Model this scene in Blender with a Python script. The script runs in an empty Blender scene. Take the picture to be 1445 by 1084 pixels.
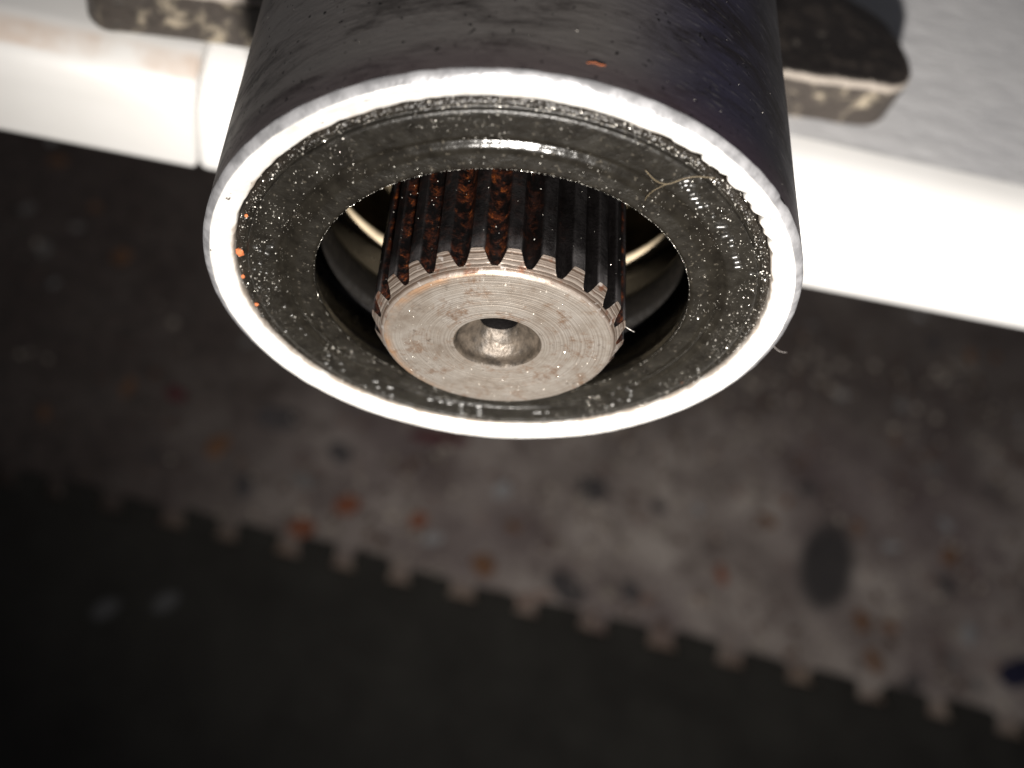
import bpy, math, random
import numpy as np
from mathutils import Matrix, Vector, noise

random.seed(7)
RNG = np.random.default_rng(7)
SC = bpy.context.scene
COL = SC.collection
S = 0.024                      # the tube's outer radius in metres; lengths below are in tube radii
FLOOR = -18.0                  # floor height below the tube axis, in radii
O = Vector((0, 0, -FLOOR * S))  # the centre of the tube's end face

# ------------------------------------------------------------------ camera
cam_d = bpy.data.cameras.new('camera')
cam = bpy.data.objects.new('camera', cam_d)
COL.objects.link(cam)
ROT = Matrix(((0.97259, -0.16640, -0.16241), (0.05850, 0.85111, -0.52172), (0.22504, 0.49792, 0.83751)))
cam.matrix_world = Matrix.Translation(O + Vector((-0.50293, -2.14022, 2.89728)) * S) @ ROT.to_4x4()
cam_d.sensor_width = 36.0
cam_d.lens = 36.0 * 1498.9 / 1445.0
cam_d.clip_start = 0.004
cam_d.clip_end = 20.0
cam_d.dof.use_dof = True
cam_d.dof.focus_distance = 3.38 * S
cam_d.dof.aperture_fstop = 23.0
SC.camera = cam

# ------------------------------------------------------------------ world: a dim room
W = bpy.data.worlds.new('World')
SC.world = W
W.use_nodes = True
bg = W.node_tree.nodes['Background']
bg.inputs['Color'].default_value = (0.93, 0.93, 1.0, 1)
bg.inputs['Strength'].default_value = 0.075

# ------------------------------------------------------------------ the flash: one small hard lamp
fl = bpy.data.lights.new('flash', 'SPOT')
flash = bpy.data.objects.new('flash', fl)
COL.objects.link(flash)
flash_at = O + Vector((-0.22, -5.75, 1.98)) * S
aim = flash_at + Vector((0.33, 0.78, -0.55)) * 10 * S
flash.location = flash_at
flash.rotation_euler = (aim - flash_at).to_track_quat('-Z', 'Y').to_euler()
fl.energy = 4.5
fl.color = (1.0, 0.95, 0.885)
fl.shadow_soft_size = 0.15 * S
fl.spot_size = math.radians(94)
fl.spot_blend = 1.0

SC.view_settings.view_transform = 'Standard'
SC.view_settings.look = 'None'
SC.view_settings.exposure = 0.0
SC.view_settings.gamma = 1.0
SC.cycles.max_bounces = 8
SC.cycles.use_denoising = True

# ------------------------------------------------------------------ helpers
def empty(name, label, cat, at=(0, 0, 0), group=None):
    o = bpy.data.objects.new(name, None)
    COL.objects.link(o)
    o.location = O + Vector(at) * S
    o.empty_display_size = 0.01
    o['label'] = label
    o['category'] = cat
    if group:
        o['group'] = group
    return o

def mesh_obj(name, V, F, mat, parent=None, smooth=True, label=None, cat=None, group=None, kind=None, at=None):
    """V in radii, local to the parent (or to `at` for a thing that is one mesh)."""
    me = bpy.data.meshes.new(name)
    V = np.asarray(V, float) * S
    me.from_pydata(V.tolist(), [], F if isinstance(F, list) else F.tolist())
    me.materials.append(mat)
    if smooth:
        me.polygons.foreach_set('use_smooth', np.ones(len(me.polygons), bool))
    me.update()
    o = bpy.data.objects.new(name, me)
    COL.objects.link(o)
    if parent is not None:
        o.parent = parent
    else:
        o.location = O + Vector(at or (0, 0, 0)) * S
    if label: o['label'] = label
    if cat: o['category'] = cat
    if group: o['group'] = group
    if kind: o['kind'] = kind
    return o

def nz(x, y, z, f):
    return noise.noise(Vector((x * f, y * f, z * f)))

def lathe(prof, n=360, wob=None, closed=True):
    """Surface of revolution about the tube's axis (Y). prof: (r, y). wob(r, th, y, i) -> (dr, dy)."""
    m = len(prof)
    V = np.zeros((n * m, 3))
    th = np.linspace(0, 2 * np.pi, n, endpoint=False)
    for i, (r, y) in enumerate(prof):
        if wob:
            d = np.array([wob(r, t, y, i) for t in th])
            rr, yy = r + d[:, 0], y + d[:, 1]
        else:
            rr, yy = np.full(n, r), np.full(n, y)
        V[i * n:(i + 1) * n, 0] = rr * np.cos(th)
        V[i * n:(i + 1) * n, 1] = yy
        V[i * n:(i + 1) * n, 2] = rr * np.sin(th)
    F = []
    for i in range(m - 1):
        a = i * n
        for j in range(n):
            k = (j + 1) % n
            F.append((a + j, a + k, a + n + k, a + n + j))
    return V, F

def dense(prof, step=0.02):
    out = [prof[0]]
    for a, b in zip(prof, prof[1:]):
        k = max(1, int(math.hypot(b[0] - a[0], b[1] - a[1]) / step))
        for q in range(1, k + 1):
            out.append((a[0] + (b[0] - a[0]) * q / k, a[1] + (b[1] - a[1]) * q / k))
    return out

def rrect(x0, x1, y0, y1, rad, seg=6, step=None):
    """Rounded rectangle outline, counter-clockwise; rad is one number or four (bl, br, tr, tl)."""
    if not isinstance(rad, (tuple, list)):
        rad = (rad,) * 4
    P = []
    for (cx, cy, r, a0) in ((x0 + rad[0], y0 + rad[0], rad[0], 180), (x1 - rad[1], y0 + rad[1], rad[1], 270),
                            (x1 - rad[2], y1 - rad[2], rad[2], 0), (x0 + rad[3], y1 - rad[3], rad[3], 90)):
        for q in range(seg + 1):
            a = math.radians(a0 + 90 * q / seg)
            P.append((cx + r * math.cos(a), cy + r * math.sin(a)))
    if step:
        Q = []
        for a, b in zip(P, P[1:] + P[:1]):
            d = math.hypot(b[0] - a[0], b[1] - a[1])
            if d < 1e-6:
                continue
            k = max(1, int(d / step))
            for q in range(k):
                Q.append((a[0] + (b[0] - a[0]) * q / k, a[1] + (b[1] - a[1]) * q / k))
        P = Q
    return P

def slab(outline, z0, z1, bev, zseg=1, caps=1, wob=None):
    """Solid with rounded edges: a plan outline raised from z0 to z1."""
    P = np.array(outline, float)
    n = len(P)
    T = np.roll(P, -1, 0) - np.roll(P, 1, 0)
    T /= np.linalg.norm(T, axis=1)[:, None] + 1e-12
    N = np.stack([T[:, 1], -T[:, 0]], 1)
    cen = P.mean(0)
    rings = []
    for q in range(caps, 0, -1):
        f = 1 - q / (caps + 1)
        rings.append((cen + (P - N * bev - cen) * f, z0))
    for a in (0, 30, 60, 90):
        a = math.radians(a)
        rings.append((P - N * bev * (1 - math.sin(a)), z0 + bev * (1 - math.cos(a))))
    for q in range(1, zseg):
        rings.append((P, z0 + bev + (z1 - z0 - 2 * bev) * q / zseg))
    for a in (90, 60, 30, 0):
        a = math.radians(a)
        rings.append((P - N * bev * (1 - math.sin(a)), z1 - bev * (1 - math.cos(a))))
    for q in range(1, caps + 1):
        f = 1 - q / (caps + 1)
        rings.append((cen + (P - N * bev - cen) * f, z1))
    V = np.concatenate([np.column_stack([p, np.full(n, z)]) for p, z in rings])
    if wob:
        V = np.array([wob(*v) for v in V])
    F = []
    for i in range(len(rings) - 1):
        for j in range(n):
            k = (j + 1) % n
            F.append((i * n + j, i * n + k, i * n + n + k, i * n + n + j))
    F.append(tuple(range(n - 1, -1, -1)))
    F.append(tuple(range((len(rings) - 1) * n, len(rings) * n)))
    return V, F

def tube_path(pts, rad, seg=6, ends=True):
    P = [Vector(p) for p in pts]
    V, F = [], []
    for i, p in enumerate(P):
        t = (P[min(i + 1, len(P) - 1)] - P[max(i - 1, 0)]).normalized()
        u = t.cross(Vector((0.2, 0.9, 0.37))).normalized()
        v = t.cross(u)
        r = rad[i] if isinstance(rad, (list, tuple)) else rad
        for k in range(seg):
            a = 2 * math.pi * k / seg
            V.append(p + (u * math.cos(a) + v * math.sin(a)) * r)
    for i in range(len(P) - 1):
        for k in range(seg):
            l = (k + 1) % seg
            F.append((i * seg + k, i * seg + l, (i + 1) * seg + l, (i + 1) * seg + k))
    F.append(tuple(range(seg))[::-1])
    F.append(tuple((len(P) - 1) * seg + k for k in range(seg)))
    return [tuple(v) for v in V], F

def ico(r):
    t = (1 + 5 ** .5) / 2
    v = np.array([(-1, t, 0), (1, t, 0), (-1, -t, 0), (1, -t, 0), (0, -1, t), (0, 1, t), (0, -1, -t), (0, 1, -t), (t, 0, -1), (t, 0, 1), (-t, 0, -1), (-t, 0, 1)], float)
    v *= r / np.linalg.norm(v[0])
    f = [(0, 11, 5), (0, 5, 1), (0, 1, 7), (0, 7, 10), (0, 10, 11), (1, 5, 9), (5, 11, 4), (11, 10, 2), (10, 7, 6), (7, 1, 8), (3, 9, 4), (3, 4, 2), (3, 2, 6), (3, 6, 8), (3, 8, 9), (4, 9, 5), (2, 4, 11), (6, 2, 10), (8, 6, 7), (9, 8, 1)]
    return v, f

def scatter(n, pick, rmin, rmax, seed):
    rg = np.random.default_rng(seed)
    vi, fi = ico(1.0)
    fi = np.array(fi)
    VV, FF = [], []
    for k in range(n):
        p = pick(rg)
        if p is None: continue
        s_ = rmin + (rmax - rmin) * rg.random() ** 3
        A = rg.normal(size=(3, 3))
        Q, _ = np.linalg.qr(A)
        v_ = (vi * (s_ * rg.uniform(0.5, 1.3, 3))) @ Q.T + p
        FF.append(fi + 12 * len(VV))
        VV.append(v_)
    return np.concatenate(VV), np.concatenate(FF)

# ---- node helper
class NT:
    def __init__(s, name):
        s.m = bpy.data.materials.new(name)
        s.m.use_nodes = True
        s.t = s.m.node_tree
        s.b = s.t.nodes['Principled BSDF']
        s._tc = s._sep = s._r = None
    def n(s, typ, **kw):
        nd = s.t.nodes.new(typ)
        for k, v in kw.items():
            setattr(nd, k, v)
        return nd
    def link(s, a, b): s.t.links.new(a, b)
    def put(s, sock, v):
        if hasattr(v, 'links') or isinstance(v, bpy.types.NodeSocket): s.link(v, sock)
        else: sock.default_value = v
    @property
    def obj(s):
        if s._tc is None: s._tc = s.n('ShaderNodeTexCoord').outputs['Object']
        return s._tc
    @property
    def xyz(s):
        if s._sep is None:
            nd = s.n('ShaderNodeSeparateXYZ'); s.link(s.obj, nd.inputs[0]); s._sep = nd.outputs
        return s._sep
    def math(s, op, a, b=0.0, c=None, clamp=False):
        nd = s.n('ShaderNodeMath', operation=op, use_clamp=clamp)
        s.put(nd.inputs[0], a); s.put(nd.inputs[1], b)
        if c is not None: s.put(nd.inputs[2], c)
        return nd.outputs[0]
    @property
    def radius(s):   # distance from the axis, in tube radii
        if s._r is None:
            x, y, z = s.xyz
            s._r = s.math('MULTIPLY', s.math('SQRT', s.math('ADD', s.math('MULTIPLY', x, x), s.math('MULTIPLY', z, z))), 1 / S)
        return s._r
    def noise(s, scale, detail=4, rough=0.55, dist=0.0, vec=None, stretch=None):
        nd = s.n('ShaderNodeTexNoise')
        v = vec or s.obj
        if stretch:
            mp = s.n('ShaderNodeMapping'); s.link(v, mp.inputs[0]); mp.inputs['Scale'].default_value = stretch; v = mp.outputs[0]
        s.link(v, nd.inputs['Vector'])
        nd.inputs['Scale'].default_value = scale / S
        nd.inputs['Detail'].default_value = detail
        nd.inputs['Roughness'].default_value = rough
        nd.inputs['Distortion'].default_value = dist
        return nd.outputs['Fac']
    def voro(s, scale, feature='F1', out='Distance', rnd=1.0):
        nd = s.n('ShaderNodeTexVoronoi', feature=feature)
        s.link(s.obj, nd.inputs['Vector'])
        nd.inputs['Scale'].default_value = scale / S
        nd.inputs['Randomness'].default_value = rnd
        return nd.outputs[out]
    def ramp(s, fac, stops, interp='LINEAR'):
        nd = s.n('ShaderNodeValToRGB')
        cr = nd.color_ramp
        cr.interpolation = interp
        while len(cr.elements) > 1: cr.elements.remove(cr.elements[-1])
        for i, (p, c) in enumerate(stops):
            e = cr.elements[0] if i == 0 else cr.elements.new(p)
            e.position = p
            if isinstance(c, (int, float)): c = (c, c, c)
            e.color = (c[0], c[1], c[2], 1)
        s.link(fac, nd.inputs[0])
        return nd.outputs[0]
    def smooth(s, v, a, b):
        nd = s.n('ShaderNodeMapRange', interpolation_type='SMOOTHSTEP')
        s.put(nd.inputs[0], v); nd.inputs[1].default_value = a; nd.inputs[2].default_value = b
        return nd.outputs[0]
    def mix(s, f, a, b):
        nd = s.n('ShaderNodeMix', data_type='RGBA')
        s.put(nd.inputs[0], f)
        for k, v in ((6, a), (7, b)):
            if isinstance(v, tuple): nd.inputs[k].default_value = (v[0], v[1], v[2], 1)
            else: s.link(v, nd.inputs[k])
        return nd.outputs[2]
    def bump(s, h, strength, dist, prev=None):
        nd = s.n('ShaderNodeBump')
        s.link(h, nd.inputs['Height'])
        nd.inputs['Strength'].default_value = strength
        nd.inputs['Distance'].default_value = dist * S
        if prev is not None: s.link(prev, nd.inputs['Normal'])
        return nd.outputs[0]
    def out(s, base=None, rough=None, metal=None, spec=None, normal=None, coat=None, coat_rough=None):
        for key, v in (('Base Color', base), ('Roughness', rough), ('Metallic', metal), ('Specular IOR Level', spec),
                       ('Normal', normal), ('Coat Weight', coat), ('Coat Roughness', coat_rough)):
            if v is None: continue
            if isinstance(v, tuple): v = (v[0], v[1], v[2], 1)
            s.put(s.b.inputs[key], v)
        return s.m

# ------------------------------------------------------------------ materials
def m_rim():
    k = NT('bare_metal_rim')
    a = k.noise(9, 5, 0.6)
    c = k.ramp(a, [(0.3, (0.56, 0.54, 0.51)), (0.62, (0.80, 0.79, 0.77))])
    sp = k.smooth(k.noise(30, 3, 0.6), 0.68, 0.74)
    c = k.mix(sp, c, (0.12, 0.10, 0.085))
    inner = k.math('SUBTRACT', 1.0, k.smooth(k.math('ADD', k.radius, k.math('MULTIPLY', k.noise(14, 3), 0.03)), 0.913, 0.927))
    c = k.mix(k.math('MULTIPLY', inner, 0.75), c, (0.26, 0.20, 0.15))
    bev = k.smooth(k.math('ADD', k.radius, k.math('MULTIPLY', k.noise(5, 4), 0.012)), 0.978, 0.983)
    c = k.mix(bev, c, k.mix(k.smooth(k.noise(16, 4), 0.35, 0.65), (0.20, 0.20, 0.21), (0.33, 0.33, 0.345)))
    sc = k.noise(40, 2, 0.5, stretch=(1, 0.3, 1))
    nrm = k.bump(sc, 0.25, 0.01, k.bump(a, 0.3, 0.02))
    return k.out(c, k.ramp(a, [(0.3, 0.5), (0.7, 0.38)]), 0.35, 0.5, nrm)

def m_tube():
    k = NT('blued_steel')
    x, y, z = k.xyz
    st = k.noise(3.2, 8, 0.72, 0.5, stretch=(0.8, 2.4, 0.8))
    fine = k.noise(26, 5, 0.65, stretch=(0.6, 3.0, 0.6))
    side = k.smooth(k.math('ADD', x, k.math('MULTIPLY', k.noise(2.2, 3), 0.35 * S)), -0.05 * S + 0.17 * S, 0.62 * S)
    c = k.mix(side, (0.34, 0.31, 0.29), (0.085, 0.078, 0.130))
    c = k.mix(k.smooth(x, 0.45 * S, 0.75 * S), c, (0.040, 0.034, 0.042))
    c = k.mix(k.math('MULTIPLY', k.smooth(st, 0.44, 0.66), 0.88), c, (0.035, 0.028, 0.027))
    c = k.mix(k.math('MULTIPLY', k.smooth(fine, 0.55, 0.75), 0.5), c, (0.46, 0.44, 0.42))
    warm = k.math('SUBTRACT', 1.0, k.smooth(y, 0.03 * S, 0.16 * S))
    c = k.mix(k.math('MULTIPLY', warm, 0.5), c, (0.15, 0.10, 0.115))
    pit = k.smooth(k.noise(48, 2, 0.5), 0.67, 0.73)
    c = k.mix(pit, c, (0.01, 0.009, 0.009))
    r = k.ramp(st, [(0.3, 0.42), (0.7, 0.6)])
    nrm = k.bump(fine, 0.16, 0.010, k.bump(pit, -0.25, 0.008))
    return k.out(c, r, 0.75, 0.5, nrm)

def m_rubber():
    k = NT('greasy_black_rubber')
    g = k.noise(55, 4, 0.7)
    g2 = k.noise(16, 4, 0.6)
    c = k.ramp(g2, [(0.3, (0.0060, 0.0052, 0.0042)), (0.7, (0.0130, 0.0115, 0.0090))])
    speck = k.smooth(k.noise(70, 2, 0.5), 0.64, 0.72)
    c = k.mix(k.math('MULTIPLY', speck, 0.35), c, (0.10, 0.088, 0.07))
    edge = k.smooth(k.math('ADD', k.radius, k.math('MULTIPLY', g2, 0.05)), 0.885, 0.925)
    c = k.mix(k.math('MULTIPLY', edge, 0.3), c, (0.018, 0.012, 0.008))
    ring = k.math('MULTIPLY', k.smooth(k.radius, 0.690, 0.705), k.math('SUBTRACT', 1.0, k.smooth(k.radius, 0.752, 0.765)))
    lip = k.math('SUBTRACT', 1.0, k.smooth(k.radius, 0.640, 0.650))
    calm = k.math('MAXIMUM', ring, lip)
    bm = k.n('ShaderNodeBump'); k.link(g, bm.inputs['Height']); bm.inputs['Distance'].default_value = 0.010 * S
    k.link(k.math('SUBTRACT', 0.36, k.math('MULTIPLY', calm, 0.26)), bm.inputs['Strength'])
    k.link(k.bump(g2, 0.12, 0.02), bm.inputs['Normal'])
    rough = k.math('SUBTRACT', k.ramp(g2, [(0.3, 0.27), (0.7, 0.38)]), k.math('MULTIPLY', calm, 0.12))
    return k.out(c, rough, 0.0, 0.5, bm.outputs[0])

def m_plain(name, base, rough, metal=0.0, spec=0.5, sc=12.0, var=0.35, bump=0.3, bd=0.02):
    k = NT(name)
    a = k.noise(sc, 5, 0.62)
    lo = tuple(v * (1 - var) for v in base)
    hi = tuple(min(1, v * (1 + var)) for v in base)
    c = k.ramp(a, [(0.3, lo), (0.7, hi)])
    return k.out(c, k.ramp(a, [(0.3, rough * 1.15), (0.7, rough * 0.85)]), metal, spec, k.bump(a, bump, bd))

def m_face():
    k = NT('turned_steel')
    r = k.radius
    w = k.math('ADD', r, k.math('MULTIPLY', k.noise(6, 2), 0.012))
    nd = k.n('ShaderNodeTexNoise', noise_dimensions='1D')
    k.link(w, nd.inputs['W']); nd.inputs['Scale'].default_value = 150; nd.inputs['Detail'].default_value = 3
    ring = nd.outputs['Fac']
    a = k.noise(9, 6, 0.66)
    c = k.ramp(a, [(0.30, (0.185, 0.152, 0.124)), (0.50, (0.315, 0.280, 0.245)), (0.72, (0.45, 0.415, 0.378))])
    rust = k.smooth(k.noise(10, 8, 0.78, 0.2), 0.50, 0.66)
    c = k.mix(k.math('MULTIPLY', rust, 0.75), c, (0.17, 0.090, 0.045))
    x, y, z = k.xyz
    edge = k.math('MULTIPLY', k.smooth(r, 0.340, 0.376), k.smooth(k.math('MULTIPLY', x, -1.0), 0.05 * S, 0.3 * S))
    edge = k.math('MULTIPLY', edge, k.smooth(k.noise(7, 3), 0.35, 0.6))
    c = k.mix(k.math('MULTIPLY', edge, 0.7), c, (0.42, 0.20, 0.07))
    dk = k.smooth(k.noise(24, 7, 0.8), 0.57, 0.70)
    c = k.mix(k.math('MULTIPLY', dk, 0.7), c, (0.07, 0.052, 0.04))
    c = k.mix(k.math('MULTIPLY', k.math('MULTIPLY', k.smooth(ring, 0.42, 0.62), k.smooth(k.noise(4, 3), 0.3, 0.65)), 0.38), c, (0.13, 0.10, 0.08))
    nrm = k.bump(ring, 0.42, 0.006, k.bump(a, 0.2, 0.012))
    return k.out(c, k.ramp(a, [(0.3, 0.5), (0.7, 0.36)]), 0.72, 0.5, nrm)

def m_spline():
    """Oil-black steel with rust sitting in the grooves."""
    k = NT('oily_spline_steel')
    x, y, z = k.xyz
    Y = k.math('MULTIPLY', y, 1 / S)
    a = k.noise(14, 5, 0.66, stretch=(1.2, 0.35, 1.2))
    b = k.noise(24, 6, 0.72)
    land = k.smooth(k.radius, 0.414, 0.421)
    dark = k.ramp(a, [(0.35, (0.005, 0.004, 0.004)), (0.7, (0.013, 0.011, 0.0115))])
    grey = k.ramp(a, [(0.35, (0.035, 0.032, 0.033)), (0.7, (0.20, 0.19, 0.195))])
    land_fade = k.math('SUBTRACT', 1.0, k.smooth(k.math('ADD', Y, k.math('MULTIPLY', k.noise(9, 4), 0.16)), -0.05, 0.05))  # lands go dark deeper in: shade put into the colour
    dark = k.mix(k.math('MULTIPLY', land, k.math('ADD', k.math('MULTIPLY', land_fade, 0.88), 0.12)), dark, grey)
    zone = k.smooth(k.math('ADD', k.math('MULTIPLY', x, -1 / S), k.math('MULTIPLY', k.noise(3.0, 2), 0.3)), 0.02, 0.26)
    right = k.math('MULTIPLY', k.smooth(k.math('MULTIPLY', x, 1 / S), 0.335, 0.37), 0.85)
    zone = k.math('MAXIMUM', zone, right)
    rust = k.math('MULTIPLY', k.smooth(b, 0.44, 0.62), zone)
    rust = k.math('MULTIPLY', rust, k.math('SUBTRACT', 1.0, k.math('MULTIPLY', land, 0.8)))
    rc = k.ramp(k.noise(42, 4, 0.75), [(0.38, (0.022, 0.006, 0.003)), (0.54, (0.060, 0.014, 0.005)), (0.72, (0.32, 0.085, 0.015))])
    c = k.mix(rust, dark, rc)
    nrm = k.bump(b, 0.4, 0.012)
    return k.out(c, k.math('ADD', k.math('MULTIPLY', a, 0.35), 0.25), k.math('MULTIPLY', k.math('SUBTRACT', 1.0, rust), 0.6), 0.5, nrm)

def m_chamfer():
    """Turned bare steel of the chamfer, with fine lathe bands and brown stains."""
    k = NT('turned_chamfer_steel')
    Y = k.math('MULTIPLY', k.xyz[1], 1 / S)
    bands = k.n('ShaderNodeTexNoise', noise_dimensions='1D')
    k.link(k.math('ADD', Y, k.math('MULTIPLY', k.noise(9, 3), 0.012)), bands.inputs['W'])
    bands.inputs['Scale'].default_value = 120; bands.inputs['Detail'].default_value = 2
    bf = bands.outputs['Fac']
    c = k.ramp(bf, [(0.38, (0.085, 0.058, 0.042)), (0.62, (0.31, 0.265, 0.23))])
    n2 = k.noise(11, 5, 0.65)
    c = k.mix(k.math('MULTIPLY', k.smooth(n2, 0.54, 0.66), 0.85), c, (0.13, 0.055, 0.03))
    c = k.mix(k.math('MULTIPLY', k.smooth(k.noise(30, 3), 0.6, 0.7), 0.5), c, (0.55, 0.52, 0.5))
    return k.out(c, 0.42, 0.6, 0.5, k.bump(bf, 0.35, 0.005, k.bump(n2, 0.3, 0.012)))

def m_white(name, dirt_dim):
    k = NT(name)
    x, y, z = k.xyz
    a = k.noise(1.2, 4, 0.6)
    c = k.ramp(a, [(0.3, (0.74, 0.73, 0.71) if dirt_dim else (0.80, 0.79, 0.775)), (0.7, (0.79, 0.78, 0.77) if dirt_dim else (0.85, 0.845, 0.84))])  # greyer white on the left rail carries the light's falloff
    if dirt_dim:
        t = k.math('ADD', k.math('MULTIPLY', z, 1 / S), k.math('MULTIPLY', k.noise(3, 3), 0.05))
        band = k.math('MULTIPLY', k.smooth(t, -1.225, -1.195), k.math('SUBTRACT', 1.0, k.smooth(k.math('MULTIPLY', y, 1 / S), 1.99, 2.06)))
        c = k.mix(k.math('MULTIPLY', band, k.math('MULTIPLY', k.smooth(k.noise(2.5, 4), 0.3, 0.6), 0.55)), c, (0.52, 0.36, 0.25))
    return k.out(c, 0.34, 0.0, 0.5, k.bump(k.noise(8, 3), 0.05, 0.02))

def m_worktop():
    k = NT('grey_textured_top')
    a = k.noise(7, 5, 0.6, stretch=(0.6, 1.4, 1))
    b = k.noise(1.1, 3, 0.5)
    c = k.mix(0.5, k.ramp(a, [(0.3, (0.38, 0.38, 0.395)), (0.7, (0.48, 0.48, 0.49))]), k.ramp(b, [(0.3, (0.36, 0.36, 0.375)), (0.7, (0.50, 0.495, 0.50))]))
    return k.out(c, 0.6, 0.0, 0.3, k.bump(a, 0.35, 0.05))

def m_cast(name, dark, tan, amt, top=False):
    k = NT(name)
    a = k.noise(6.5, 6, 0.65, 0.3)
    b = k.noise(20, 4, 0.6)
    c = k.mix(k.smooth(a, 0.54 - amt, 0.72 - amt), dark, tan)
    c = k.mix(k.math('MULTIPLY', k.smooth(b, 0.5, 0.7), 0.5), c, (0.02, 0.018, 0.016))
    if top:      # shade painted on the upper face, its lit bevel as a pale strip
        zz = k.math('ADD', k.math('MULTIPLY', k.xyz[2], 1 / S), k.math('MULTIPLY', a, 0.05))
        c = k.mix(k.math('MULTIPLY', k.smooth(zz, -0.835, -0.815), 0.7), c, (0.52, 0.46, 0.40))
        c = k.mix(k.smooth(zz, -0.793, -0.780), c, k.mix(k.smooth(a, 0.45, 0.7), (0.016, 0.013, 0.012), (0.050, 0.040, 0.034)))
    nrm = k.bump(b, 0.3, 0.02, k.bump(a, 0.5, 0.05))
    return k.out(c, k.ramp(a, [(0.3, 0.38), (0.7, 0.6)]), 0.15, 0.5, nrm)

def m_floor():
    k = NT('stained_concrete')
    a = k.noise(0.16, 5, 0.6)
    b = k.noise(0.75, 6, 0.66)
    d = k.noise(3.2, 5, 0.7)
    c = k.ramp(b, [(0.32, (0.12, 0.095, 0.088)), (0.50, (0.36, 0.31, 0.285)), (0.70, (0.64, 0.575, 0.525))])
    m2 = k.noise(1.5, 5, 0.62)
    c = k.mix(k.math('MULTIPLY', k.smooth(m2, 0.50, 0.62), 0.7), c, (0.13, 0.098, 0.090))
    c = k.mix(k.math('MULTIPLY', k.smooth(a, 0.42, 0.62), 0.6), c, (0.135, 0.098, 0.105))
    c = k.mix(k.math('MULTIPLY', k.smooth(d, 0.58, 0.72), 0.55), c, (0.09, 0.062, 0.055))
    c = k.mix(k.math('MULTIPLY', k.smooth(k.noise(1.7, 4), 0.62, 0.70), 0.6), c, (0.20, 0.095, 0.055))
    x, y, z = k.xyz
    X, Y = k.math('MULTIPLY', x, 1 / S), k.math('MULTIPLY', y, 1 / S)
    # brown mud along the edge of the mat
    ed = k.math('ADD', Y, k.math('MULTIPLY', X, 0.113))
    mud = k.math('SUBTRACT', 1.0, k.smooth(k.math('ADD', ed, k.math('MULTIPLY', k.noise(1.2, 4), 0.8)), 6.05, 6.75))
    c = k.mix(k.math('MULTIPLY', mud, 0.55), c, k.mix(k.smooth(m2, 0.42, 0.58), (0.33, 0.235, 0.16), (0.19, 0.10, 0.055)))
    # shade painted into the floor colour: wide at left, and far back under the bench
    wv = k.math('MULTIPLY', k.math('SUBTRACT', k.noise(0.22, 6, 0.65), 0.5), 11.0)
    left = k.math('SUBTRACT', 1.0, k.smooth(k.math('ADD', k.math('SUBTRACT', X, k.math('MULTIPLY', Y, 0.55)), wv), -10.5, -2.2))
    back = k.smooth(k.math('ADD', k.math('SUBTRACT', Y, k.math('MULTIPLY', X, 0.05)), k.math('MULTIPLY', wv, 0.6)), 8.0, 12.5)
    floor_shade = k.math('MAXIMUM', left, k.math('MULTIPLY', back, 0.8))
    c = k.mix(k.math('MULTIPLY', floor_shade, 0.88), c, k.mix(k.smooth(d, 0.4, 0.6), (0.042, 0.034, 0.032), (0.085, 0.066, 0.060)))
    # a soft oil stain
    dx = k.math('SUBTRACT', k.math('MULTIPLY', x, 1 / S), 11.2)
    dy = k.math('SUBTRACT', k.math('MULTIPLY', y, 1 / S), 7.45)
    dx = k.math('ADD', dx, k.math('MULTIPLY', dy, -0.25))
    q = k.math('ADD', k.math('MULTIPLY', k.math('MULTIPLY', dx, dx), 1.9), k.math('MULTIPLY', k.math('MULTIPLY', dy, dy), 0.75))
    q = k.math('ADD', q, k.math('MULTIPLY', k.math('SUBTRACT', b, 0.5), 0.9))
    st = k.math('SUBTRACT', 1.0, k.smooth(q, 0.45, 1.35))
    c = k.mix(k.math('MULTIPLY', st, 0.92), c, (0.045, 0.042, 0.044))
    return k.out(c, 0.85, 0.0, 0.3, k.bump(b, 0.5, 0.2, k.bump(d, 0.5, 0.06)))

def m_mat():
    k = NT('black_rubber_mat')
    a = k.noise(0.9, 5, 0.65)
    c = k.ramp(a, [(0.3, (0.020, 0.018, 0.0155)), (0.7, (0.038, 0.036, 0.031))])
    x, y, z = k.xyz
    sm = None
    for (px, py) in ((-4.01, 4.27), (-2.96, 4.55)):
        dx = k.math('SUBTRACT', k.math('MULTIPLY', x, 1 / S), px)
        dy = k.math('SUBTRACT', k.math('MULTIPLY', y, 1 / S), py)
        e = k.math('SUBTRACT', dx, dy)
        q = k.math('ADD', k.math('ADD', k.math('MULTIPLY', dx, dx), k.math('MULTIPLY', dy, dy)), k.math('MULTIPLY', k.math('MULTIPLY', e, e), 0.8))
        f = k.math('SUBTRACT', 1.0, k.smooth(q, 0.0, 0.13))
        sm = f if sm is None else k.math('MAXIMUM', sm, f)
    c = k.mix(k.math('MULTIPLY', sm, 0.7), c, (0.16, 0.16, 0.165))
    return k.out(c, 0.7, 0.0, 0.35, k.bump(k.noise(5, 4), 0.4, 0.06))

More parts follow.
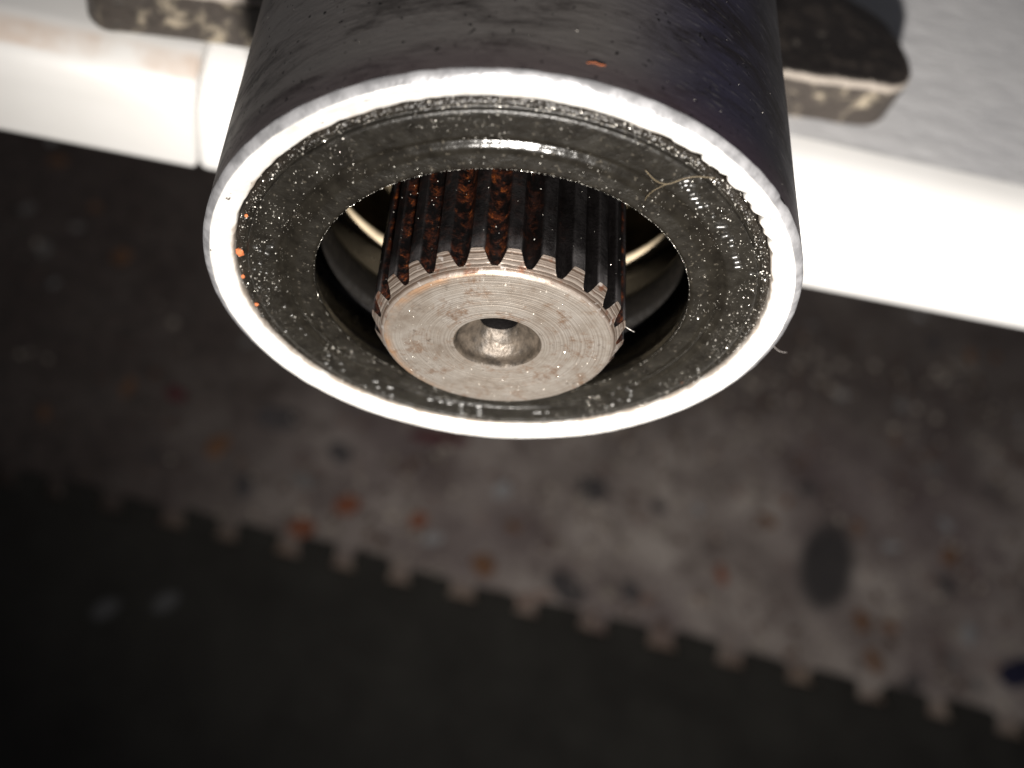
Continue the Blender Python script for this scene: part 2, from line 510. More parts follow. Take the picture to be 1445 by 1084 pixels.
RIM, TUBE, RUB, FACE = m_rim(), m_tube(), m_rubber(), m_face()
SPLINE, CHAMFER = m_spline(), m_chamfer()
BLACK = m_plain('oily_black_steel', (0.010, 0.009, 0.009), 0.30, 0.2, 0.5, 18)
RACE = m_plain('dull_race_steel', (0.0055, 0.0048, 0.0042), 0.5, 0.0, 0.15, 20)
TAN = m_plain('greasy_tan_steel', (0.52, 0.43, 0.30), 0.50, 0.2, 0.5, 9, 0.3)
BORE = m_plain('dirty_bore_steel', (0.16, 0.125, 0.075), 0.6, 0.2, 0.4, 8, 0.6)
GRIT = m_plain('pale_grit', (0.62, 0.59, 0.54), 0.26, 0.45, 0.7, 30, 0.3, 0.1)
GLOSS = m_plain('raised_greasy_rubber', (0.016, 0.015, 0.013), 0.33, 0.0, 1.0, 20, 0.2, 0.0, 0.004)
CLEAR = m_plain('grease_drop', (0.02, 0.018, 0.015), 0.28, 0.0, 1.0, 20, 0.2, 0.0, 0.008)
RUST = m_plain('orange_rust', (0.40, 0.12, 0.045), 0.7, 0.0, 0.3, 20, 0.4)
WHITE_L, WHITE_R = m_white('white_paint_dim_dirty_edge', True), m_white('white_paint', False)
TOP = m_worktop()
CAST = m_cast('rough_cast_flange', (0.060, 0.050, 0.043), (0.42, 0.36, 0.27), 0.03, True)
CAST2 = m_cast('dark_cast_lug', (0.010, 0.008, 0.008), (0.04, 0.032, 0.027), -0.03)
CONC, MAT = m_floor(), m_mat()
FIBRE = m_plain('pale_fibre', (0.15, 0.115, 0.065), 0.5, 0.0, 0.5, 30, 0.2)
HAIR2 = m_plain('white_fibre', (0.22, 0.2, 0.19), 0.6, 0.0, 0.4, 30, 0.2)
SHAVE = m_plain('bright_shaving', (0.34, 0.32, 0.30), 0.45, 0.8, 0.5, 30, 0.2)

# ================================================================== setting: floor
R_ = 40.0
fx = np.linspace(-R_ * 3, R_ * 3, 13)
V = [(x, y, 0) for y in fx for x in fx]
F = [(j * 13 + i, j * 13 + i + 1, j * 13 + 13 + i + 1, j * 13 + 13 + i) for j in range(12) for i in range(12)]
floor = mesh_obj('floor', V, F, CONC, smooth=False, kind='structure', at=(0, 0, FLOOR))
floor['label'] = 'stained grey brown concrete floor far below the tube'

def stone_mesh(a, b, rot, mat, seed, h=0.05):
    rr = random.Random(seed)
    n = 11
    ph = rr.random() * 6.28
    P = []
    for i in range(n):
        t = 2 * math.pi * i / n
        k = 1 + 0.22 * math.sin(2 * t + ph) + rr.uniform(-0.12, 0.12)
        x, y = a * k * math.cos(t), b * k * math.sin(t)
        P.append((x * math.cos(rot) - y * math.sin(rot), x * math.sin(rot) + y * math.cos(rot)))
    return slab(P, -0.05, h, min(0.04, 0.3 * min(a, b)))

chip_mats = {k: m_plain('stone_' + k, c, 0.75, 0, 0.3, 2.5, 0.35) for k, c in {
    'orange': (0.25, 0.090, 0.050), 'pale': (0.36, 0.355, 0.36), 'dark': (0.085, 0.076, 0.078), 'pink': (0.34, 0.25, 0.215),
    'navy': (0.018, 0.018, 0.045), 'maroon': (0.10, 0.030, 0.035), 'brown': (0.20, 0.105, 0.06), 'grey': (0.20, 0.19, 0.185)}.items()}
CHIPS = [(0.18, 7.22, .34, .20, .2, 'orange'), (-0.68, 6.55, .22, .30, -.4, 'orange'), (1.72, 7.09, .20, .19, 0, 'orange'),
         (2.06, 6.73, .21, .16, 0.3, 'pale'), (-1.54, 9.01, .40, .38, 0, 'dark'), (-0.14, 8.39, .27, .22, .4, 'dark'),
         (5.55, 8.48, .42, .30, 0, 'dark'), (7.15, 8.30, .17, .19, 0, 'dark'), (10.9, 9.37, .22, .16, 0, 'dark'),
         (9.83, 8.37, .20, .18, 0, 'brown'), (5.05, 6.05, .40, .34, .2, 'dark'), (6.47, 6.17, .20, .26, .1, 'dark'),
         (4.13, 5.69, .62, .14, .38, 'pink'), (15.76, 5.54, .55, .40, .3, 'navy'), (1.98, 9.15, .60, .17, 0, 'maroon'),
         (8.6, 6.9, .16, .22, .5, 'orange'), (12.6, 6.2, .2, .16, 0, 'brown'), (14.2, 7.4, .2, .2, 0, 'dark'), (13.0, 5.0, .22, .2, .4, 'dark'),
         (12.1, 5.35, .2, .26, .2, 'brown'), (3.5, 8.1, .2, .2, 0, 'pale'), (12.9, 8.2, .2, .15, 0, 'pale'), (14.6, 6.3, .26, .2, .7, 'pale'),
         (-2.7, 8.1, .3, .2, .6, 'brown'), (-2.0, 7.3, .24, .24, 0, 'dark'), (-3.8, 9.2, .2, .2, 0, 'maroon'), (3.2, 6.3, .3, .22, .4, 'brown')]
rr = random.Random(3)
tries = 0
while len(CHIPS) < 85 and tries < 4000:
    tries += 1
    x, y = rr.uniform(-9, 18), rr.uniform(4.6, 16)
    if y < 6.6 - 0.113 * x or any(math.hypot(x - c[0], y - c[1]) < 0.62 for c in CHIPS) or math.hypot((x - 11.2), (y - 7.45)) < 1.3:
        continue
    s_ = rr.uniform(0.10, 0.22)
    CHIPS.append((x, y, s_, s_ * rr.uniform(0.6, 1), rr.uniform(0, 3), rr.choice(['grey', 'grey', 'brown', 'dark', 'pale', 'grey', 'brown', 'brown'])))
for i, (x, y, a, b, rot, mk) in enumerate(CHIPS):
    v, f = stone_mesh(a, b, rot, mk, i, 0.02 + 0.02 * (i % 3))
    v = v + np.array([x, y, 0])
    mesh_obj('stone_chip', v, f, chip_mats[mk], parent=floor)

# sand and small gravel: nobody could count it
def pick_floor(rg):
    x, y = rg.uniform(-9, 18), rg.uniform(4.2, 14)
    if y < 5.8 - 0.113 * x or math.hypot(x - 11.2, y - 7.45) < 1.3 or rg.random() < 0.9 * (x - 0.55 * y < -4.5 + 2.5 * noise.noise(Vector((x * .3, y * .3, 1)))): return None
    if noise.noise(Vector((x * 0.45, y * 0.45, 5.0))) + noise.noise(Vector((x * 1.3, y * 1.3, 2.0))) * 0.6 < rg.uniform(-0.5, 0.5): return None
    return np.array([x, y, 0.02])
for cnt, lo_, hi_, col_, sd in ((2600, 0.03, 0.13, (0.42, 0.37, 0.32), 21), (1500, 0.03, 0.12, (0.11, 0.065, 0.045), 22)):
    v, f = scatter(cnt, pick_floor, lo_, hi_, sd)
    mesh_obj('gravel', v, f, m_plain('gravel', col_, 0.85, 0, 0.3, 2.0, 0.5), parent=floor, smooth=False, kind='stuff')

# ------------------------------------------------------------------ mat with a toothed edge
MATT = empty('rubber_mat', 'black rubber floor mat with a notched toothed edge on the concrete', 'floor mat', (0, 0, FLOOR))
PRONG = [-10.0, -8.8, -7.63, -6.46, -5.59, -4.43, -3.26, -2.11, -0.89, 0.28, 1.49, 2.81, 4.20, 5.62, 7.1, 8.65, 10.21, 11.83, 13.45, 15.09, 16.8, 18.5]
def edge_y(x): return 5.72 - 0.113 * x
P = [(-30, -34), (30, -34)]
xs = np.linspace(30, -30, 61)
P += [(x, edge_y(x)) for x in xs]
v, f = slab(P, 0.006, 0.22, 0.05)
mesh_obj('mat_sheet', v, f, MAT, parent=MATT, smooth=False)
for a, b in zip(PRONG, PRONG[1:]):
    w = b - a
    g0 = 0.235 * (w / 1.2)
    x0, x1 = a + g0 + rr.uniform(-.06, .04), b - g0 + rr.uniform(-.04, .06)
    h = 0.44 + rr.uniform(-.09, .08)
    y0 = edge_y((a + b) / 2)
    d = 0.05 * w
    sk = -0.113
    base = [(x0 + d, -0.06), (x1 - d, -0.06), (x1 + d * .4, h * 0.6), (x1 + d * .3, h * 0.85), (x1 - d, h), (x0 + d, h), (x0 - d * .3, h * 0.85), (x0 - d * .4, h * 0.6)]
    tab = [(x, y0 + y + sk * (x - (a + b) / 2)) for x, y in base]
    tab = [(x + rr.uniform(-.03, .03), y + rr.uniform(-.03, .03)) for x, y in tab]
    v, f = slab(tab, 0.010, 0.216, 0.03)
    mesh_obj('mat_tab', v, f, MAT, parent=MATT, smooth=False)

# ================================================================== the white bench
BENCH = empty('white_bench', 'white painted bench edge with grey textured top behind the tube', 'bench', (0, 0, 0))
def rail(x0, x1, prof, bev):  # a moulding drawn in profile and run along the bench edge
    v_, f_ = slab(prof, x0, x1, bev, 1, 0)
    return v_[:, [2, 0, 1]], f_
nose = [(1.83 + 0.30 * (1 - math.cos(t)), -1.42 + 0.27 * math.sin(t)) for t in np.linspace(0, 1.42, 12)]
v, f = rail(-14, -1.443, [(3.9, -1.835), (3.9, -1.144), (2.36, -1.146)] + nose[::-1] + [(1.83, -1.79), (1.843, -1.822), (1.875, -1.835)], 0.03)
mesh_obj('edge_rail', v, f, WHITE_L, BENCH, label='duller white edge rail, light falloff in its paint, with a brown dirty line').data.set_sharp_from_angle(angle=math.radians(50))
nose = [(1.845 + 0.47 * (1 - math.cos(t)), -1.53 + 0.385 * math.sin(t)) for t in np.linspace(0, 1.5, 14)]
v, f = rail(-1.440, 16, [(2.36, -1.842), (2.36, -1.143)] + nose[::-1] + [(1.845, -1.80), (1.857, -1.831), (1.88, -1.842)], 0.05)
mesh_obj('edge_rail', v, f, WHITE_R, BENCH, label='bright white clean edge rail with a rounded nose').data.set_sharp_from_angle(angle=math.radians(50))
v, f = slab(rrect(-1.44, 16, 2.3605, 24, 0.02, 4), -1.75, -1.146, 0.002)
mesh_obj('worktop', v, f, TOP, BENCH)
v, f = slab(rrect(-14, -1.446, 3.903, 24, 0.02, 4), -1.75, -1.145, 0.006)
mesh_obj('worktop', v, f, WHITE_R, BENCH, label='plain white left part of the top')
v, f = slab(rrect(-13.8, 15.8, 19.0, 23.8, 0.02, 4), FLOOR + 0.004, -1.86, 0.015)
mesh_obj('base_panel', v, f, WHITE_R, BENCH)

# ================================================================== column tube
COLUMN = empty('column_tube', 'blued black steel tube with a bare bright rim, its flange on the white bench', 'steel tube')

JAG = [(22, .008), (31, .010), (35.5, .021), (39, .009), (42.5, .030), (47, .012), (50.5, .026), (56.5, .016), (59, .009), (64, .019), (71, .006)]
def rim_wob(r, t, y, i):
    c, s_ = math.cos(t), math.sin(t)
    d = math.degrees(t) % 360
    dr = dy = 0.0
    if r < 0.93:
        dr += 0.004 * nz(c, s_, 0.3, 7) + 0.0035 * nz(c, s_, 1.7, 28)
        for a, h in JAG:
            q = (d - a) / 2.6
            if -0.25 < q < 1: dr += h * 0.8 * ((1 - q) if q > 0 else (1 + q * 4))
    elif r > 0.955:
        if r < 0.99: dr += 0.007 * nz(c, s_, 4.0, 3.0) + 0.003 * nz(c, s_, 9.0, 20)
        else: dr += 0.0014 * nz(c, s_, 2.0, 16)
        dy += 0.003 * nz(c, s_, 5.0, 12) if r > 0.99 else 0
        q = abs(d - 45.5) / 1.7       # the nick in the outer edge
        if q < 1: dr -= 0.006 * (1 - q * q); dy += 0.004 * (1 - q)
    if 0.93 < r < 0.955: dy += 0.002 * nz(c, s_, 0, 22)
    return dr, dy
prof = [(0.9, 0.10), (0.9, 0.05), (0.9, 0.022), (0.902, 0.012), (0.906, 0.007), (0.922, 0.002), (0.94, -0.003), (0.956, -0.008), (0.968, -0.012), (0.972, -0.012), (0.980, -0.008), (0.990, -0.001), (0.998, 0.006), (1.0, 0.011)]
v, f = lathe(prof, 900, rim_wob)
mesh_obj('bare_rim', v, f, RIM, COLUMN)

def tw(r, t, y, i):
    return 0.0016 * nz(math.cos(t) * 2, y * 2, math.sin(t) * 2, 2.2) * min(1, (y - 0.03) * 10), 0.0
tp = [(0.9993, 0.0085), (1.0, 0.025)] + [(1.0, q) for q in np.linspace(0.05, 2.4, 50)] + [(1.0, 4.0), (1.0, 6.0), (0.97, 6.03), (0.87, 6.03)]
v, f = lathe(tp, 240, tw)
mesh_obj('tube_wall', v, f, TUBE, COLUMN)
v, f = lathe([(0.9, 0.10), (0.9, 0.8), (0.87, 0.82), (0.87, 3.0), (0.87, 6.03)], 120)
mesh_obj('tube_bore', v, f, BORE, COLUMN)

# flange bar under the tube, turned a few degrees
ang = math.radians(7.2)
def rotp(x, y): return x * math.cos(ang) - y * math.sin(ang), x * math.sin(ang) + y * math.cos(ang)
def cast_wob(amp, fr, seed):
    def w(x, y, z):
        a = amp * nz(x + seed, y, z, fr) + amp * 0.5 * nz(x, y + seed, z, fr * 2.7)
        x2, y2 = rotp(x, y)
        return x2 + a * 0.6, y2 + a, (z + a * 0.6 if z > -1.1 else z)
    return w
v, f = slab(rrect(-1.74, 2.76, 2.235, 3.05, (0.14, 0.20, 0.55, 0.3), 8, 0.04), -1.140, -0.80, 0.036, 10, 8, cast_wob(0.011, 4.0, 3.3))
mesh_obj('mounting_flange', v, f, CAST, COLUMN)
v, f = slab(rrect(1.1, 2.06, 3.05, 3.9, 0.30, 8, 0.06), -1.135, -0.84, 0.12, 6, 5, cast_wob(0.03, 3.0, 8.1))
mesh_obj('mounting_lug', v, f, CAST2, COLUMN)
v, f = slab(rrect(-1.55, 1.3, 3.06, 3.9, 0.16, 8, 0.08), -1.135, -0.62, 0.10, 4, 4, cast_wob(0.03, 3.0, 1.1))
mesh_obj('saddle_block', v, f, CAST2, COLUMN)

# ================================================================== sealed bearing
BEAR = empty('sealed_bearing', 'black rubber sealed ball bearing dusted with grit inside the bright rim', 'bearing')
SEAL = [(0.8995, 0.045), (0.893, 0.022), (0.882, 0.012), (0.870, 0.013), (0.863, 0.018), (0.858, 0.016), (0.855, 0.006), (0.848, 0.003),
        (0.82, 0.002), (0.78, 0.001), (0.760, 0.0), (0.753, 0.004), (0.747, 0.010), (0.741, 0.0115), (0.735, 0.0085), (0.722, -0.0005),
        (0.712, -0.0030), (0.690, -0.0050), (0.662, -0.0072), (0.645, -0.0080), (0.637, -0.0050), (0.633, 0.004), (0.634, 0.030), (0.65, 0.055)]
SEAL_D = dense(SEAL[:8], 0.0035) + dense(SEAL[7:], 0.006)[1:]
def seal_y(r):
    xs_ = np.array([p[0] for p in SEAL[:-2]])[::-1]
    ys_ = np.array([p[1] for p in SEAL[:-2]])[::-1]
    return float(np.interp(r, xs_, ys_))
def seal_wob(r, t, y, i):
    c, s_ = math.cos(t), math.sin(t)
    dy = 0.0
    if r > 0.862 and y < 0.04:
        k = min(1, (r - 0.862) / 0.012)
        up = 0.35 + 0.65 * max(0, min(1, 0.5 + 0.9 * math.sin(t)))
        b = abs(noise.noise(Vector((r * c * 85, r * s_ * 85, 1.0)))) * (0.4 + 1.6 * abs(noise.noise(Vector((r * c * 12, r * s_ * 12, 7.0))))) + 0.6 * abs(noise.noise(Vector((r * c * 170, r * s_ * 170, 4.0))))
        dy -= k * up * 0.014 * b
    elif 0.64 < r < 0.86:
        dy -= 0.0008 * noise.noise(Vector((r * c * 40, r * s_ * 40, 2.0)))
    return 0.0, dy
v, f = lathe(SEAL_D, 1500, seal_wob)
mesh_obj('rubber_seal', v, f, RUB, BEAR)
v, f = lathe([(0.66, 0.05), (0.72, 0.07), (0.72, 0.24), (0.70, 0.25)], 160)
mesh_obj('seal_back', v, f, BLACK, BEAR)
v, f = lathe([(0.715, 0.25), (0.675, 0.26), (0.662, 0.275), (0.660, 0.36), (0.668, 0.39), (0.70, 0.41)], 200)
mesh_obj('inner_race', v, f, RACE, BEAR)
v, f = lathe([(0.70, 0.41), (0.75, 0.43), (0.76, 0.60), (0.775, 0.62)], 160)
mesh_obj('ball_channel', v, f, BLACK, BEAR)
v, f = lathe([(0.775, 0.62), (0.735, 0.622), (0.728, 0.626), (0.727, 0.655), (0.74, 0.665), (0.80, 0.67), (0.872, 0.675)], 200)
mesh_obj('spacer_ring', v, f, TAN, BEAR)

MARKS = [(0.375, 0.705, 0.38, 0.717), (0.38, 0.717, 0.403, 0.73), (0.387, 0.69, 0.39, 0.703), (0.39, 0.703, 0.403, 0.711), (0.403, 0.711, 0.427, 0.709), (0.403, 0.687, 0.418, 0.694), (0.42, 0.667, 0.437, 0.684), (0.425, 0.653, 0.457, 0.669), (0.448, 0.643, 0.463, 0.649), (0.462, 0.627, 0.481, 0.635), (0.481, 0.635, 0.493, 0.647), (0.519, 0.605, 0.527, 0.596), (0.546, 0.557, 0.585, 0.57), (0.582, 0.516, 0.604, 0.536), (0.613, 0.508, 0.626, 0.519), (0.624, 0.483, 0.638, 0.495), (0.651, 0.432, 0.675, 0.446), (0.669, 0.411, 0.69, 0.424), (0.678, 0.389, 0.705, 0.402), (0.741, 0.369, 0.778, 0.367), (-0.137, -0.756, -0.107, -0.754), (-0.089, -0.757, -0.065, -0.756), (-0.057, -0.76, -0.027, -0.759), (-0.007, -0.761, 0.019, -0.757), (0.001, -0.788, 0.017, -0.782), (0.007, -0.823, 0.03, -0.817), (0.058, -0.754, 0.093, -0.748), (0.069, -0.787, 0.099, -0.78), (0.078, -0.817, 0.101, -0.811), (0.286, -0.727, 0.329, -0.711), (0.337, -0.705, 0.355, -0.698), (-0.557, -0.619, -0.538, -0.617), (-0.538, -0.648, -0.523, -0.645), (-0.502, -0.601, -0.484, -0.597), (-0.489, -0.648, -0.472, -0.644), (-0.553, -0.557, -0.534, -0.554), (-0.364, -0.69, -0.336, -0.686), (-0.392, -0.738, -0.379, -0.735), (-0.346, -0.732, -0.325, -0.729), (-0.305, -0.716, -0.272, -0.713), (-0.314, -0.767, -0.303, -0.764), (-0.291, -0.779, -0.265, -0.772), (0.59, -0.45, 0.619, -0.44), (0.616, -0.472, 0.626, -0.469), (0.618, -0.511, 0.633, -0.506), (0.552, -0.498, 0.561, -0.495), (0.582, -0.515, 0.606, -0.523), (0.57, -0.567, 0.583, -0.563), (0.548, -0.599, 0.563, -0.582), (-0.794, 0.041, -0.768, 0.052), (-0.838, 0.026, -0.817, 0.03), (-0.801, 0.013, -0.782, 0.003), (-0.818, 0.014, -0.807, 0.016), (-0.819, -0.054, -0.805, -0.06), (-0.837, -0.097, -0.823, -0.094), (-0.813, -0.101, -0.804, -0.1), (-0.794, -0.102, -0.784, -0.102)]
for (x0, z0, x1, z1) in MARKS:
    y0, y1 = seal_y(math.hypot(x0, z0)), seal_y(math.hypot(x1, z1))
    n_ = 6
    L = math.hypot(x1 - x0, z1 - z0)
    pts, rad = [], []
    for q in range(n_ + 1):
        u = q / n_
        pts.append((x0 + (x1 - x0) * u, y0 + (y1 - y0) * u - 0.0015, z0 + (z1 - z0) * u))
        rad.append((0.0090 if z0 > 0 else 0.0062) * (0.55 if q in (0, n_) else 1))
    v, f = tube_path(pts, rad, 10)
    mesh_obj('embossed_mark', v, f, GLOSS, BEAR)

def sphere(r, seg=12, rings=8):
    V = [(0, -r, 0)]
    for i in range(1, rings):
        a = math.pi * i / rings
        for j in range(seg):
            b = 2 * math.pi * j / seg
            V.append((r * math.sin(a) * math.cos(b), -r * math.cos(a), r * math.sin(a) * math.sin(b)))
    V.append((0, r, 0))
    F = [(0, 1 + j, 1 + (j + 1) % seg) for j in range(seg)]
    for i in range(rings - 2):
        for j in range(seg):
            F.append((1 + i * seg + j, 1 + (i + 1) * seg + j, 1 + (i + 1) * seg + (j + 1) % seg, 1 + i * seg + (j + 1) % seg))
    F += [(len(V) - 1, 1 + (rings - 2) * seg + (j + 1) % seg, 1 + (rings - 2) * seg + j) for j in range(seg)]
    return np.array(V), F

# drops of grease standing on the seal
DROPS = [(-0.811, -0.199, 7), (-0.779, -0.196, 6), (-0.754, -0.177, 6), (-0.784, -0.24, 6), (-0.776, -0.285, 6), (-0.721, -0.288, 9), (-0.693, -0.336, 7),
         (-0.709, -0.448, 10), (-0.755, -0.405, 7), (-0.657, -0.411, 6), (-0.636, -0.444, 6), (-0.768, -0.463, 11), (-0.796, -0.395, 10), (0.62, -0.40, 7), (0.70, -0.36, 6), (0.80, -0.22, 9), (0.56, -0.43, 6)]
for (x, z, r) in DROPS:
    v, f = sphere(r * 0.0011)
    v = v * np.array([1, 0.6, 0.9]) + np.array([x, seal_y(math.hypot(x, z)) - 0.0008, z])
    mesh_obj('grease_drop', v, f, CLEAR, BEAR)

# grit sprinkled over the seal: nobody could count it
def pick_seal(rg):
    t = rg.random() * 2 * math.pi
    u = rg.random()
    r = 0.64 + 0.255 * (u ** 0.75)
    c, s_ = math.cos(t), math.sin(t)
    if noise.noise(Vector((c * r * 7, s_ * r * 7, 3.0))) * 1.5 + 0.25 * noise.noise(Vector((c * r * 30, s_ * r * 30, 8.0))) + (0.10 if s_ > -0.3 else -0.22) + (0.12 if r > 0.8 else -0.12) < rg.uniform(-0.15, 0.45): return None
    return np.array([r * c, seal_y(r) - 0.001, r * s_])
v, f = scatter(5000, pick_seal, 0.0005, 0.0029, 5)
mesh_obj('seal_grit', v, f, GRIT, BEAR, smooth=False, kind='stuff')
def pick_band(rg):
    t = math.radians(rg.normal(95, 60))
    r = rg.uniform(0.864, 0.897)
    return np.array([r * math.cos(t), seal_y(r) - rg.uniform(0.001, 0.009), r * math.sin(t)])
v, f = scatter(1000, pick_band, 0.0006, 0.0040, 6)
mesh_obj('rim_grit', v, f, GRIT, BEAR, smooth=False, kind='stuff')

def pick_lip(rg):
    t = math.radians(rg.uniform(0, 360) if rg.random() < 0.3 else rg.normal(97, 38))
    return np.array([0.6348 * math.cos(t), -0.004 + 0.004 * rg.random(), 0.6348 * math.sin(t)])
v, f = scatter(900, pick_lip, 0.0006, 0.0021, 15)
mesh_obj('lip_grit', v, f, GRIT, BEAR, smooth=False, kind='stuff')

# rust crumbs caught in the joint on the left
for i, (x, z, r) in enumerate([(-0.880, -0.022, .020), (-0.868, -0.157, .010), (-0.862, 0.173, .008), (-0.818, -0.312, .010), (0.775, -0.33, .008)]):
    v, f = ico(r)
    v = np.array([p * (1 + 0.35 * nz(p[0] + i, p[1], p[2], 60)) for p in v]) * np.array([.8, .45, 1.1]) + np.array([x, 0.006, z])
    mesh_obj('rust_crumb', v, f, RUST, BEAR, smooth=False)

# ================================================================== splined shaft
SHAFT = empty('splined_shaft', 'round steel shaft end with rusty splines and a centre hole in the bearing', 'splined shaft')
RT, RF, RR = 0.424, 0.3785, 0.3935       # tip, face and groove-root radii
YF, YC = -0.190, -0.124                # end face, back of the chamfer
def cone_y(r): return YF + (r - RF) / (RT - RF) * (YC - YF)
def face_wob(r, t, y, i):
    c, s_ = math.cos(t), math.sin(t)
    if r > 0.376: return 0.0018 * nz(c, s_, 1.0, 9), 0.0016 * nz(c, s_, 5.0, 14)
    return 0.0, 0.0006 * nz(c * r, s_ * r, 1.0, 14)
prof = [(0.147, -0.1895)] + [(r, YF) for r in np.linspace(0.152, 0.369, 22)] + [(0.374, YF + 0.0008), (0.3772, YF + 0.003)]
v, f = lathe(prof, 360, face_wob)
mesh_obj('end_face', v, f, FACE, SHAFT)
prof = [(0.147, -0.1895), (0.143, -0.186), (0.1395, -0.179), (0.1375, -0.168), (0.136, -0.158), (0.128, -0.150), (0.10, -0.122), (0.072, -0.095), (0.066, -0.088)]
HOLE = m_plain('dirty_hole_steel', (0.062, 0.050, 0.039), 0.5, 0.3, 0.4, 16, 0.9, 0.5, 0.02)
v, f = lathe(dense(prof, 0.008), 200, lambda r, t, y, i: (0.003 * nz(math.cos(t) * r, y, math.sin(t) * r, 30) if y > -0.15 else 0, 0))
mesh_obj('centre_hole', v, f, HOLE, SHAFT)
v, f = lathe([(0.066, -0.088), (0.062, -0.07), (0.060, 0.1), (0.059, 0.3), (0.0005, 0.34)], 60)
mesh_obj('drill_bore', v, f, BLACK, SHAFT)
ys = [cone_y(RR) + 0.0005, -0.15, -0.12, -0.08, -0.02, 0.06, 0.2, 0.5, 1.0, 2.0, 3.0]
prof = [(0.3772, YF + 0.003), (0.3800, YF + 0.006), (0.3850, cone_y(0.3850)), (RR - 0.0004, cone_y(RR)), (RR - 0.0010, cone_y(RR) + 0.002)] + [(RR - 0.0010, q) for q in ys[1:]] + [(0.01, 3.02)]
v, f = lathe(prof, 480, lambda r, t, y, i: (0.0012 * nz(math.cos(t), math.sin(t), 1.0, 9), 0.0) if i == 0 else (0, 0))
o = mesh_obj('shaft_core', v, f, CHAMFER, SHAFT)
o.data.materials.append(SPLINE)
mi = np.zeros(len(o.data.polygons), np.int32); mi[480 * 3:] = 1
o.data.polygons.foreach_set('material_index', mi)
o.data.set_sharp_from_angle(angle=math.radians(25))

NT_ = 24
for k in range(NT_):
    c0 = 6.0 + 15.0 * k
    rt_ = random.Random(100 + k)
    land = 2.65 + rt_.uniform(-.15, .15)
    foot = 6.75 + rt_.uniform(-.2, .2)
    off = rt_.uniform(-.2, .2)
    ph = np.concatenate([np.linspace(-foot, -land, 19), np.linspace(-land, land, 7)[1:-1], np.linspace(land, foot, 19)])
    def rad_(p):
        a = abs(p)
        if a <= land: return RT - 0.0008 * (a / land) ** 4
        u = (a - land) / (foot - land)
        return RT - 0.0008 - (RT - RR - 0.0002) * math.sin(u * math.pi / 2) ** 1.05
    rr_ = np.array([rad_(p) for p in ph])
    tj = np.radians(c0 + off + ph)
    V, n_ = [], len(ph)
    rows = []
    rows.append([(RR - 0.001, cone_y(RR - 0.001) + 0.0006)] * n_)
    for q in (0.0, 0.35, 0.7, 1.0):
        rows.append([(RR - 0.0006 + (r - RR + 0.0006) * q, cone_y(RR + (r - RR) * q) + (0.0015 * nz(t * 9, k, q, 3.0) if 0 < q < 1 else 0) + 0.0004) for r, t in zip(rr_, tj)])
    for y in (0.0012, 0.006, 0.02, 0.05, 0.1, 0.16, 0.25, 0.4, 0.6, 0.9, 1.4, 2.0, 3.0):
        rows.append([(r - (0.0006 if y < 0.03 else 0) + 0.0006 * nz(t * 6, y * 4, k, 5.0), cone_y(r) + y) for r, t in zip(rr_, tj)])
    for row in rows:
        for (r, y), t in zip(row, tj):
            V.append((r * math.cos(t), y, r * math.sin(t)))
    F = [(a * n_ + j, a * n_ + j + 1, (a + 1) * n_ + j + 1, (a + 1) * n_ + j) for a in range(len(rows) - 1) for j in range(n_ - 1)]
    o = mesh_obj('spline_tooth', V, F, CHAMFER, SHAFT)
    o.data.materials.append(SPLINE)
    mi = np.zeros(len(F), np.int32); mi[5 * (n_ - 1):] = 1
    o.data.polygons.foreach_set('material_index', mi)
    o.data.set_sharp_from_angle(angle=math.radians(32))

def pick_shaft(rg):
    t = rg.random() * 6.283
    if rg.random() < 0.5:
        r = 0.15 + 0.23 * rg.random() ** 0.6
        return np.array([r * math.cos(t), YF - 0.0005, r * math.sin(t)])
    t = math.radians(rg.uniform(-20, 200)); r = 0.396 if rg.random() < .5 else 0.424
    return np.array([r * math.cos(t), rg.uniform(-0.12, 0.25), r * math.sin(t)])
v, f = scatter(260, pick_shaft, 0.0008, 0.0032, 9)
mesh_obj('shaft_grit', v, f, GRIT, SHAFT, smooth=False, kind='stuff')

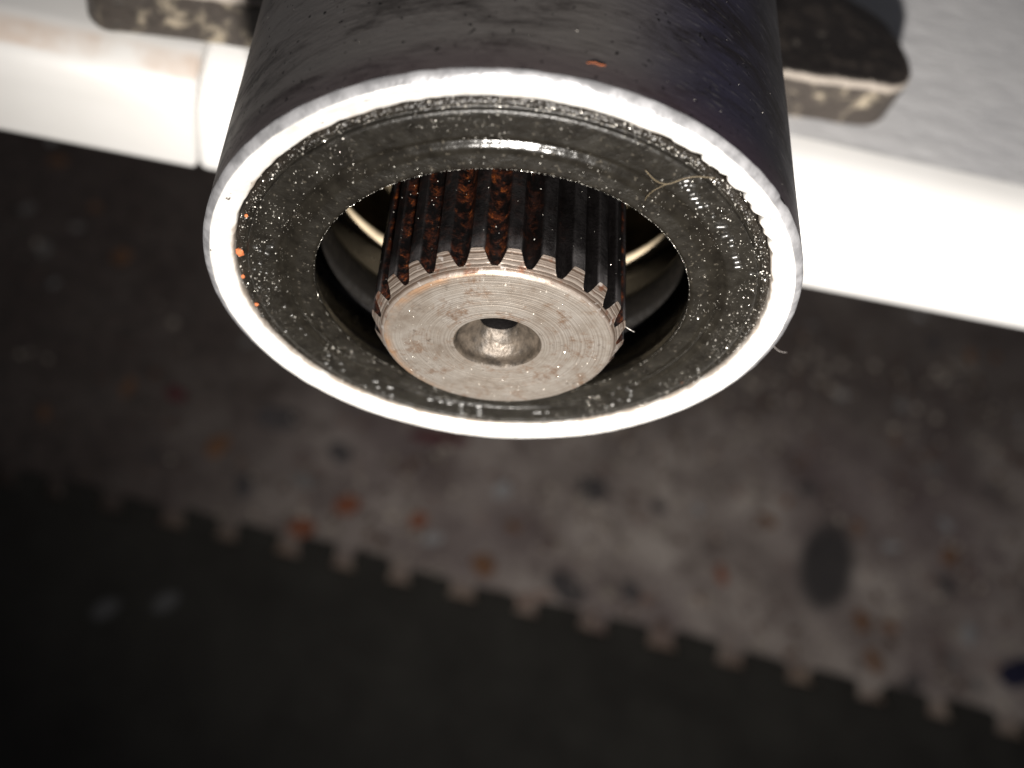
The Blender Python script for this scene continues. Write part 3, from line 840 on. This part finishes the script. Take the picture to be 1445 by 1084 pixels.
def pick_tube(rg):
    t = math.radians(rg.uniform(5, 180))
    return np.array([1.0 * math.cos(t), 0.06 + 0.9 * rg.random(), 1.0 * math.sin(t)])
v, f = scatter(110, pick_tube, 0.0006, 0.0020, 12)
mesh_obj('tube_dust', v, f, GRIT, COLUMN, smooth=False, kind='stuff')

# ================================================================== loose fibres and flakes
def fibre(name, pts, rad, mat, label, cat='fibre', group=None):
    P = np.array(pts, float)
    Q = []
    for i in range(len(P) - 1):       # Catmull-Rom
        p0, p1, p2, p3 = P[max(i - 1, 0)], P[i], P[i + 1], P[min(i + 2, len(P) - 1)]
        for q in range(6):
            t = q / 6
            Q.append(0.5 * ((2 * p1) + (-p0 + p2) * t + (2 * p0 - 5 * p1 + 4 * p2 - p3) * t * t + (-p0 + 3 * p1 - 3 * p2 + p3) * t ** 3))
    Q.append(P[-1])
    base = np.array(pts[0])
    v, f = tube_path([tuple(q - base) for q in Q], rad, 6)
    return mesh_obj(name, v, f, mat, label=label, cat=cat, group=group, at=tuple(base))
G = 'loose fibres stuck to the oily metal'
fibre('fibre', [(0.262, -0.006, 0.737), (0.300, -0.016, 0.715), (0.338, -0.018, 0.713), (0.375, -0.014, 0.742), (0.41, -0.012, 0.76), (0.46, -0.012, 0.768)], 0.0010, FIBRE,
      'long wavy tan fibre across the upper right of the black seal', group=G)
fibre('fibre', [(0.340, -0.006, 0.70), (0.312, -0.013, 0.672), (0.300, -0.014, 0.64), (0.303, -0.008, 0.615)], 0.0007, FIBRE,
      'short curled tan fibre below the wavy one on the seal', group=G)
fibre('fibre', [(0.992, 0.035, -0.01), (1.010, 0.02, -0.02), (1.035, 0.012, -0.03), (1.062, 0.01, -0.028)], 0.0010, HAIR2,
      'thin white fibre sticking out from the right edge of the rim', group=G)
fibre('metal_shaving', [(0.402, -0.12, 0.130), (0.418, -0.128, 0.128), (0.436, -0.130, 0.122)], 0.0018, SHAVE,
      'tiny bright metal shaving on a spline at right of the shaft', 'metal shaving')
fibre('rust_flake', [(0.008, 0.074, 1.0), (0.028, 0.080, 1.0015), (0.045, 0.077, 1.001), (0.060, 0.082, 0.999)], 0.0012, RUST,
      'orange rust flake on top of the black tube near its rim', 'rust flake')
